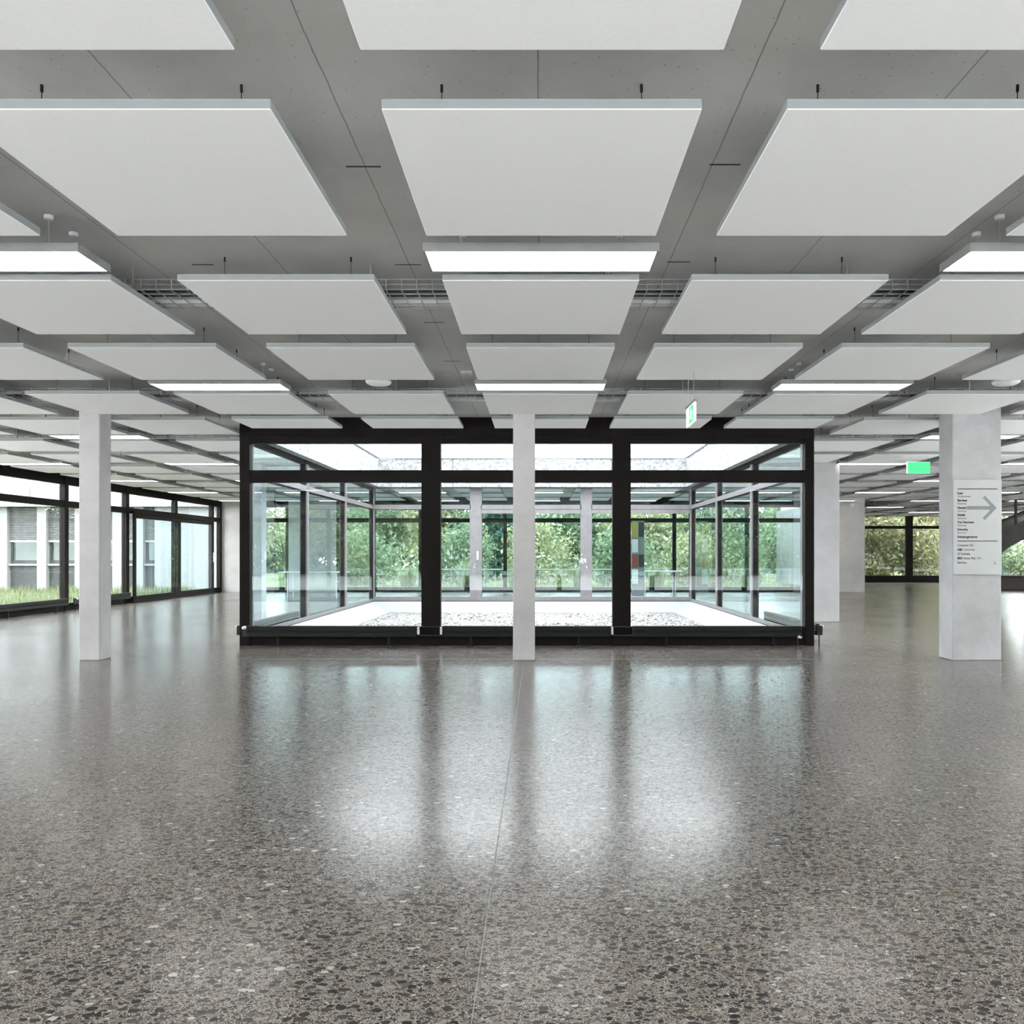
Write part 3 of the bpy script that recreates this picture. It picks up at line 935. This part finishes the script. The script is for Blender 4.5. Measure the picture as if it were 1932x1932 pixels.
def exit_sign_front():
    y = 13.5
    s = F / y
    x0, x1 = (1712.5 - 1018) / s, (1755 - 1018) / s
    z0, z1 = CAMZ + (1045 - 893) / s, CAMZ + (1045 - 872) / s
    root = empty('exit_sign', ((x0 + x1) / 2, y, z0), 'bright green exit sign facing the viewer left of the wide column', 'exit sign')
    box('housing', x0 - 0.010, x1 + 0.001, y, y + 0.03, z0 - .001, z1 + .004, M['signwhite'], root)
    box('green_field', x0, x1, y - 0.003, y, z0, z1, M['green'], root)
    for xx in (x0 + 0.05, x1 - 0.05):
        bm = bmesh.new()
        bm_tube(bm, (0, 0, 0), (0, 0, ZC - z1 - .006), 0.0018, seg=6)
        mesh_obj('suspension_wire', finish(bm, 'sw'), M['steel'], (xx, y + 0.015, z1 + .004), root)
exit_sign_front()

# small camera at the head of the far right concrete wall
sc_ = empty('security_camera', (10.3, YF - 0.1, 2.9), 'small white camera high on the far right concrete wall', 'camera')
bm = bmesh.new(); bm_lathe(bm, [(0, -0.1), (0.06, -0.08), (0.09, -0.03), (0.1, 0.0), (0.1, 0.05), (0, 0.05)], 16)
mesh_obj('dome', finish(bm, 'dome', smooth=True), M['white'], (10.3, YF - 0.1, 2.9), sc_)
box('bracket', 10.27, 10.33, YF - 0.1, YF, 2.9, 2.95, M['white'], sc_)

# ------------------------------------------------------------------ stair and bench at far right
st = empty('staircase', (13.5, 25.0, 0), 'dark concrete staircase rising to the right behind the wide column', 'staircase')
YS0, YS1 = 25.0, 26.6
def prism(name, pts, y0, y1, mat, parent):
    bm = bmesh.new()
    cx, cz = pts[0]
    a = [bm.verts.new((p[0] - cx, 0, p[1] - cz)) for p in pts]
    b = [bm.verts.new((p[0] - cx, y1 - y0, p[1] - cz)) for p in pts]
    bm.faces.new(a); bm.faces.new(b[::-1])
    for i in range(len(pts)):
        j = (i + 1) % len(pts)
        bm.faces.new((a[i], a[j], b[j], b[i]))
    return mesh_obj(name, finish(bm, name), mat, (cx, y0, cz), parent)
# underside curve then sloping top
und = [(13.3, 0.0), (13.6, 0.62), (14.0, 1.05), (14.5, 1.44), (14.9, 1.66), (15.4, 1.80), (16.2, 2.05), (17.4, 2.62), (18.2, 3.0), (18.4, 3.12)]
top = [(17.0, 3.12), (15.0, 2.30), (14.3, 1.93), (13.35, 0.95), (13.22, 0.0)]
prism('flight', und + top, YS0, YS1, M['darkconc'], st)
prism('parapet', [(13.35, 1.60), (14.3, 2.32), (15.4, 3.12), (14.65, 3.12), (14.2, 2.86), (13.35, 2.2)], YS1 - 0.15, YS1, M['spandrel'], st)
for i in range(6):
    x = 13.45 + i * 0.16
    z = 1.05 + (x - 13.45) * 1.02
    box('tread', x, x + 0.2, YS0 + 0.05, YS1 - 0.2, z - 0.02, z + 0.08, M['darkconc'], st)
box('post', 14.74, 14.80, YS0 + 0.02, YS0 + 0.08, 1.95, 2.95, M['black'], st)
box('post', 14.52, 14.57, YS1 - 0.1, YS1 - 0.05, 1.6, 2.7, M['black'], st)
lb = empty('low_bench', (16.5, 28.6, 0), 'dark brown low bench wall below the far right staircase', 'bench')
box('bench_body', 14.4, 18.5, 28.6, 29.0, 0.0, 0.44, M['brown'], lb, 0.01)
box('bench_top', 14.35, 18.55, 28.55, 29.05, 0.44, 0.49, M['brown'], lb, 0.01)

# ------------------------------------------------------------------ courtyard ground
cg = bmesh.new()
ix0, ix1, iy0, iy1 = CX0 + 0.13, CX1 - 0.13, CY0 + 0.14, CY1 - 0.12
jx0, jx1, jy0, jy1 = ix0 + 0.5, ix1 - 0.5, iy0 + 0.5, iy1 - 0.7
zt, zb = 0.11, -0.10
def ledge(name, pts, label):
    bm = bmesh.new()
    c = Vector(pts[0])
    t = [bm.verts.new(Vector(p) - c) for p in pts]
    u = [bm.verts.new(Vector((p[0], p[1], -0.14)) - c) for p in pts]
    bm.faces.new(t); bm.faces.new(u[::-1])
    for i in range(4):
        j = (i + 1) % 4
        bm.faces.new((t[i], t[j], u[j], u[i]))
    o = mesh_obj(name, finish(bm, name), M['ledge'], pts[0])
    tag(o, label, 'ledge', kind='structure')
ledge('trim_5', [(ix0, iy1, zt), (ix1, iy1, zt), (jx1, jy1, zb), (jx0, jy1, zb)], 'white sloping ledge at the back of the courtyard')
ledge('trim_6', [(ix0, iy0, zt), (ix0, iy1, zt), (jx0, jy1, zb), (jx0, jy0, zb)], 'white sloping ledge on the left of the courtyard')
ledge('trim_7', [(ix1, iy1, zt), (ix1, iy0, zt), (jx1, jy0, zb), (jx1, jy1, zb)], 'white sloping ledge on the right of the courtyard')
ledge('trim_8', [(ix1, iy0, zt), (ix0, iy0, zt), (jx0, jy0, zb), (jx1, jy0, zb)], 'white sloping ledge below the front courtyard glazing')
cg.free()
# gravel: real pebbles over a bed
bm = bmesh.new()
bm_box(bm, jx0, jx1, jy0, jy1, -0.22, -0.15)
RR = random.Random(3)
ico = [(0, 0, 1), (0.9, 0, 0), (0.28, 0.85, 0), (-0.73, 0.53, 0), (-0.73, -0.53, 0), (0.28, -0.85, 0), (0, 0, -1)]
def pebble(bm, x, y, z, s):
    a = RR.random() * 6.28
    ca, sa = math.cos(a), math.sin(a)
    kx, ky, kz = s * (0.7 + 0.6 * RR.random()), s * (0.7 + 0.6 * RR.random()), s * (0.5 + 0.3 * RR.random())
    v = [bm.verts.new((x + (p[0] * kx * ca - p[1] * ky * sa), y + (p[0] * kx * sa + p[1] * ky * ca), z + p[2] * kz)) for p in ico]
    for i in range(1, 6):
        j = i % 5 + 1
        bm.faces.new((v[0], v[i], v[j]))
        bm.faces.new((v[6], v[j], v[i]))
for i in range(9000):
    x, y = RR.uniform(jx0 + .03, jx1 - .03), RR.uniform(jy0 + .03, jy1 - .03)
    mound = 0.05 * math.sin(x * 2.1 + 1) * math.sin(y * 1.3)
    pebble(bm, x, y, -0.125 + max(-0.02, mound * 0.6), RR.uniform(0.022, 0.05))
gv = mesh_obj('gravel_bed', finish(bm, 'gravel_bed'), M['gravel'], (0, 0, 0))
tag(gv, 'pale gravel covering the courtyard ground', 'gravel', kind='stuff')
for x, y in ((0.6, 17.2), (2.4, 17.6)):
    bm = bmesh.new()
    for i in range(5):
        pebble(bm, RR.uniform(-.08, .08), RR.uniform(-.05, .05), 0.0, 0.03)
    tag(mesh_obj('fallen_leaves', finish(bm, 'fallen'), M['red'], (x, y, -0.075)), 'small reddish leaf scrap lying on the courtyard gravel', 'leaf', 'leaf scraps on the gravel')

# ------------------------------------------------------------------ things in the rear corridor
def table(x0, x1, y0, y1, label):
    root = empty('folding_table', ((x0 + x1) / 2, (y0 + y1) / 2, 0), label, 'table')
    box('table_top', x0, x1, y0, y1, 0.72, 0.75, M['white'], root, 0.005)
    for xx in (x0 + 0.25, x1 - 0.25):
        for yy in (y0 + 0.08, y1 - 0.08):
            bm = bmesh.new(); bm_tube(bm, (0, 0, 0), (0, 0, 0.72), 0.016, seg=8)
            mesh_obj('leg', finish(bm, 'leg'), M['steel'], (xx, yy, 0), root)
        sgn = 1 if xx < (x0 + x1) / 2 else -1
        bm = bmesh.new(); bm_tube(bm, (0, 0, 0), (sgn * 0.35, 0, 0.28), 0.01, seg=8)
        mesh_obj('brace', finish(bm, 'brace'), M['steel'], (xx, (y0 + y1) / 2, 0.44), root)
table(-7.45, -5.55, 23.0, 23.7, 'white folding table seen through the left courtyard panes')
table(2.9, 4.3, 24.0, 24.6, 'white folding table seen through the right courtyard panes')
rk = empty('brochure_rack', (2.75, 23.0, 0), 'tall narrow brochure rack with coloured cards behind the courtyard', 'rack')
box('back_panel', 2.62, 2.98, 23.0, 23.03, 0.05, 2.2, M['greycard'], rk)
box('base_plate', 2.5, 3.1, 22.85, 23.2, 0, 0.03, M['steel'], rk)
for i, (z0, z1, mt) in enumerate(((1.72, 2.16, 'yellow'), (1.3, 1.68, 'white'), (0.86, 1.24, 'red'), (0.4, 0.82, 'white'))):
    box('card', 2.63, 2.80, 22.97, 22.998, z0, z1, M[mt], rk)
    box('card', 2.82, 2.97, 22.97, 22.998, z0 + .02, z1, M['greycard' if i % 2 else 'ink'], rk)

# ------------------------------------------------------------------ outside: ground, lawns
tag(box('paving', -70, 90, -60, 110, -0.32, -0.22, M['paving']), 'added pale paving around the building, reflecting daylight upward', 'paving', kind='structure')  # added pale ground that reflects daylight up onto the ceiling panels
def lawn(name, x0, x1, y0, y1, label, z=-0.16):
    o = box(name, x0, x1, y0, y1, z - .06, z, M['lawn'])
    return tag(o, label, 'lawn', kind='structure')
lawn('lawn', -40, XL - 0.3, 13, 29.8, 'green lawn strip outside the left facade')
lawn('lawn', -30, 60, 27.6, 90, 'green lawn of the garden behind the building', -0.165)

def blades(bm, cx, cy_, z, n, rad, h, w, lean=0.5, rng=R):
    for i in range(n):
        a = rng.random() * 6.283
        r = rad * math.sqrt(rng.random())
        x, y = cx + r * math.cos(a), cy_ + r * math.sin(a)
        hh = h * rng.uniform(0.6, 1.1)
        la = rng.random() * 6.283
        lx, ly = math.cos(la) * hh * lean * rng.random(), math.sin(la) * hh * lean * rng.random()
        ta = rng.random() * 3.14
        dx, dy = math.cos(ta) * w, math.sin(ta) * w
        v = [bm.verts.new(p) for p in ((x - dx, y - dy, z), (x + dx, y + dy, z), (x + lx * .4 + dx * .7, y + ly * .4 + dy * .7, z + hh * .6), (x + lx * .4 - dx * .7, y + ly * .4 - dy * .7, z + hh * .6), (x + lx, y + ly, z + hh))]
        bm.faces.new(v[:4])
        bm.faces.new((v[3], v[2], v[4]))
bm = bmesh.new()
for i in range(700):
    blades(bm, R.uniform(-22.5, -11.2), R.uniform(16.5, 29.3), -0.17, 16, 0.35, R.uniform(0.22, 0.42), 0.012)
o = mesh_obj('meadow_grass', finish(bm, 'meadow_grass'), M['leaf_grass'], (0, 0, 0))
tag(o, 'long pale green meadow grass outside the left facade', 'grass', kind='stuff')
bm = bmesh.new()
for i in range(900):
    blades(bm, R.uniform(-9, 9.5), R.uniform(28.2, 34), -0.17, 12, 0.4, R.uniform(0.12, 0.3), 0.014)
o = mesh_obj('garden_grass', finish(bm, 'garden_grass'), M['leaf_grass'], (0, 0, 0))
tag(o, 'rough garden grass behind the courtyard windows', 'grass', kind='stuff')

# ------------------------------------------------------------------ plants
def leaf_cloud(bm, n, fn, size):
    for i in range(n):
        p = fn()
        s = size * R.uniform(0.6, 1.3)
        d = Vector((R.gauss(0, 1), R.gauss(0, 1), R.gauss(0, 1))).normalized()
        e = d.orthogonal().normalized()
        e = Matrix.Rotation(R.random() * 6.28, 3, d) @ e
        f = d.cross(e)
        v = [bm.verts.new(p + e * s), bm.verts.new(p + f * s * .5), bm.verts.new(p - e * s), bm.verts.new(p - f * s * .5)]
        bm.faces.new(v)
def plant(name, x, y, h, rx, mat, label, cat, n=1500, size=0.09, trunk=0.0, conic=False, group=None, z=-0.165):
    root = empty(name, (x, y, z), label, cat, group)
    bm = bmesh.new()
    blobs = []
    nb = 9
    for i in range(nb):
        t = R.random()
        zz = trunk + (h - trunk) * (0.12 + 0.8 * t)
        k = (1 - t) if conic else math.sqrt(max(0.1, 1 - (2 * t - 0.9) ** 2))
        a = R.random() * 6.28
        blobs.append((Vector((math.cos(a) * rx * .55 * k, math.sin(a) * rx * .55 * k, zz)), rx * (0.35 + 0.4 * k) * R.uniform(.7, 1.1)))
    def fn():
        c, r = blobs[R.randrange(nb)]
        d = Vector((R.gauss(0, 1), R.gauss(0, 1), R.gauss(0, 1) * .85)).normalized() * r * (R.random() ** 0.4)
        p = c + d
        if p.z < 0.02: p.z = abs(p.z) + 0.02
        return p
    leaf_cloud(bm, n, fn, size)
    mesh_obj('foliage', finish(bm, 'foliage'), M[mat], (x, y, z), root)
    bm = bmesh.new()
    r0 = 0.04 + h * 0.012
    bm_tube(bm, (0, 0, 0), (R.uniform(-.1, .1), 0, max(trunk, h * .4)), r0, r0 * .7, seg=8)
    for i in range(5):
        c, r = blobs[i]
        bm_tube(bm, (0, 0, max(trunk, h * .3) * R.uniform(.6, 1)), c, r0 * .55, r0 * .15, seg=6, caps=False)
    mesh_obj('trunk' if trunk else 'stems', finish(bm, 'trunk'), M['bark'], (x, y, z), root)
    return root
def grass_clump(x, y, h, label, rad=0.35, n=260):
    root = empty('ornamental_grass', (x, y, -0.165), label, 'grass clump', 'ornamental grass clumps in the garden')
    bm = bmesh.new()
    blades(bm, 0, 0, 0, n, rad * .5, h, 0.012, 0.75)
    mesh_obj('blades', finish(bm, 'blades'), M['leaf_grass'], (x, y, -0.165), root)
tg = 'garden trees and shrubs'
plant('conifer', -1.9, 43, 5.2, 1.6, 'leaf_dark', 'dark green conifer left of the middle column, behind the courtyard', 'tree', 5200, .17, 0.12, True, tg)
plant('garden_tree', -9.5, 47, 5.0, 2.8, 'leaf_green', 'green tree far left behind the courtyard panes', 'tree', 5200, .17, 0.48, False, tg)
plant('garden_tree', -5.4, 44, 5.0, 2.5, 'leaf_autumn', 'yellowing tree behind the left courtyard pane', 'tree', 4400, .17, 0.5599999999999999, False, tg)
plant('garden_tree', 2.2, 50, 5.0, 3.0, 'leaf_green', 'green tree just right of the middle column behind the courtyard', 'tree', 5200, .17, 0.48, False, tg)
plant('garden_tree', 6.4, 46, 4.6, 2.6, 'leaf_autumn', 'yellow green tree behind the right courtyard pane', 'tree', 4400, .17, 0.44000000000000006, False, tg)
plant('garden_tree', 10.5, 48, 5.0, 3.0, 'leaf_green', 'green tree far right behind the courtyard', 'tree', 4800, .17, 0.52, False, tg)
plant('garden_tree', -14.5, 46, 5.0, 3.0, 'leaf_autumn', 'autumn tree beyond the white wing at the far left', 'tree', 1800, .12, 1.3, False, tg)
for i, (x, lab) in enumerate(((-22, 'first'), (-15, 'second'), (-8.5, 'third'), (-2.0, 'fourth'), (4.5, 'fifth'), (11, 'sixth'), (18, 'seventh'), (25, 'eighth'), (33, 'ninth'))):
    plant('backdrop_tree', x, 62 + (i % 3) * 3, 4.6 + 0.5 * (i % 2), 4.0, ('leaf_green', 'leaf_autumn', 'leaf_dark')[i % 3], 'tall tree at the garden horizon, %s of the far row from left' % lab, 'tree', 5200, .30, 0.0, False, tg)
bt = [o for o in col.objects if o.name.startswith('backdrop_tree')]
for i, (x, y) in enumerate([(-32 + 5.2 * k, -34 - (k % 2) * 5) for k in range(15)] + [(42 + (k % 2) * 4, -20 + 6 * k) for k in range(7)]):  # added out-of-view trees that block low sky from the glass reflections
    o = copy_tree(bt[i % 9], (x, y, -0.22))
    o.rotation_euler.z = i * 1.3
    o.scale = (1.15, 1.15, 1.5)
    tag(o, 'added unseen tree screening low sky from the glass reflections', 'tree', 'added sky screening trees')
for x, y, h, rx, mt, lab in ((-7.6, 35, 2.1, 1.7, 'leaf_green', 'round green shrub low behind the left courtyard pane'),
                         (-3.8, 36, 2.4, 1.8, 'leaf_green', 'green shrub behind the left courtyard mullion'),
                         (-0.2, 38, 2.5, 2.1, 'leaf_autumn', 'yellowish shrub directly behind the middle column'),
                         (3.6, 36, 2.2, 1.8, 'leaf_green', 'green shrub behind the right courtyard mullion'),
                         (7.0, 35, 2.4, 1.7, 'leaf_autumn', 'yellowish shrub low behind the right courtyard pane'),
                         (9.9, 37, 2.8, 2.0, 'leaf_green', 'green shrub at the right end of the courtyard view')):
    plant('garden_shrub', x - (1.7 if x > 9 else 0), y, h, rx, mt, lab, 'shrub', 3500, .11, 0, False, tg)
for x, y, h, lab in ((6.2, 31.0, 1.9, 'tall fountain grass fanning out behind the right courtyard pane'), (8.3, 31.5, 1.3, 'low grass clump right of the tall fountain grass'),
                     (4.6, 32, 1.2, 'low grass clump left of the tall fountain grass'), (-2.8, 31, 1.3, 'grass clump behind the middle courtyard pane, left'),
                     (-0.9, 31.5, 1.2, 'grass clump behind the middle column'), (1.6, 31.2, 1.3, 'grass clump right of the middle column'),
                     (-5.2, 32, 1.1, 'grass clump behind the left courtyard pane')):
    grass_clump(x, y, h, lab, 0.5)
# dense foliage outside the far right windows
plant('foliage_bush', 15.4, 39.0, 4.6, 1.9, 'leaf_autumn', 'dense yellow green bush filling the far right window, left half', 'shrub', 8400, .12, 0, False, tg)
plant('foliage_bush', 18.2, 39.6, 4.8, 1.9, 'leaf_autumn', 'dense yellow green bush filling the far right window, right half', 'shrub', 7200, .12, 0, False, tg)
plant('foliage_bush', 12.9, 40.0, 4.5, 1.7, 'leaf_green', 'dense green bush at the left end of the far right windows', 'shrub', 5200, .12, 0, False, tg)
plant('foliage_bush', 16.8, 42.5, 5.5, 2.2, 'leaf_green', 'taller green bush between the two yellow bushes outside', 'shrub', 6000, .12, 0, False, tg)
plant('garden_tree', 26.0, 50, 5.5, 3.2, 'leaf_green', 'added green tree far beyond the staircase, blocking sky at the right edge', 'tree', 5000, .18, .4, False, tg)  # added to block bright sky mirrored in the right floor strip
plant('foliage_bush', 25.2, 43.0, 2.6, 1.8, 'leaf_green', 'added low green bush right of the pale pine, blocking sky', 'shrub', 3000, .12, 0, False, tg)  # added with the tree above to block the same patch of sky
plant('pine_shrub', 22.0, 40.0, 2.7, 1.3, 'leaf_pine', 'pale blue green pine beyond the staircase at the right edge', 'shrub', 1800, .09, 0, False, tg)

# low railing in the garden
rl = empty('garden_railing', (1.0, 29.2, -0.165), 'low white railing in the garden behind the middle courtyard panes', 'railing')
box('hand_rail', -3.6, 3.2, 29.18, 29.22, 0.68, 0.72, M['steel'], rl)
for i in range(18):
    x = -3.6 + 0.4 * i
    box('baluster', x - .008, x + .008, 29.19, 29.21, -0.165, 0.68, M['steel'], rl)

# ------------------------------------------------------------------ white wing outside the left facade
wb = empty('office_wing', (-17.5, 30.2, -0.2), 'white office wing with grey blinds outside the left facade', 'building')
Y0 = 30.0
pil = [-22.85, -21.4, -19.95, -18.5, -17.1, -15.7, -14.9]
for x in pil:
    box('pilaster', x - 0.17, x + 0.17, Y0, Y0 + 0.35, -0.2, 3.05, M['render'], wb)
for a, b in zip(pil, pil[1:] + [-14.3]):
    x0, x1 = a + 0.17, b - 0.17
    if x1 - x0 < 0.3:
        x1 = x0 + 0.42 if b == -14.3 else x1
        if x1 - x0 < 0.3: continue
    box('spandrel', x0, x1, Y0 + 0.2, Y0 + 0.3, -0.2, 0.82, M['spandrel'], wb)
    box('sill', x0, x1, Y0 + 0.08, Y0 + 0.3, 0.82, 0.89, M['render'], wb)
    w = boxes('window_frame', [(x0, x0 + .08, Y0 + .22, Y0 + .28, .89, 3.05), (x1 - .08, x1, Y0 + .22, Y0 + .28, .89, 3.05), (x0 + .08, x1 - .08, Y0 + .22, Y0 + .28, .89, 1.02)], M['spandrel'], ((x0 + x1) / 2, Y0 + .25, .89), wb)
    box('pane', x0 + .08, x1 - .08, Y0 + .245, Y0 + .26, 1.02, 3.05, M['glass'], w)
    bm = bmesh.new()
    z = 1.78
    while z < 3.04:
        v, f = bm_box(bm, -(x1 - x0) / 2 + .02, (x1 - x0) / 2 - .02, -0.03, 0.03, z, z + 0.008)
        bmesh.ops.rotate(bm, verts=v, cent=(0, 0, z), matrix=Matrix.Rotation(math.radians(48), 3, 'X'))
        z += 0.062
    o = mesh_obj('blind_slats', finish(bm, 'blind_slats'), M['blind'], ((x0 + x1) / 2, Y0 + .15, 0), wb)
    o['kind'] = 'stuff'
    box('blind_rail', x0 + .02, x1 - .02, Y0 + .12, Y0 + .18, 1.70, 1.76, M['housing'], wb)
box('wall_panel', -14.3, XL - 0.2, Y0, Y0 + 0.35, -0.2, 3.05, M['render'], wb)
box('interior', -23, -14.2, Y0 + 2.0, Y0 + 2.2, -0.2, 3.05, M['room'], wb)
box('slab_edge', -24, XL - 0.2, Y0 - 0.25, Y0 + 2.2, 3.05, 3.15, M['render'], wb)
for i in range(5):
    xa = -24 + i * 2.65
    box('fascia_panel', xa + .01, xa + 2.64, Y0 - 0.35, Y0 - 0.25, 3.0, 3.72, M['fascia'], wb)
box('upper_wall', -24, XL - 0.2, Y0 - 0.2, Y0 + 2.2, 3.72, 7.2, M['render'], wb)
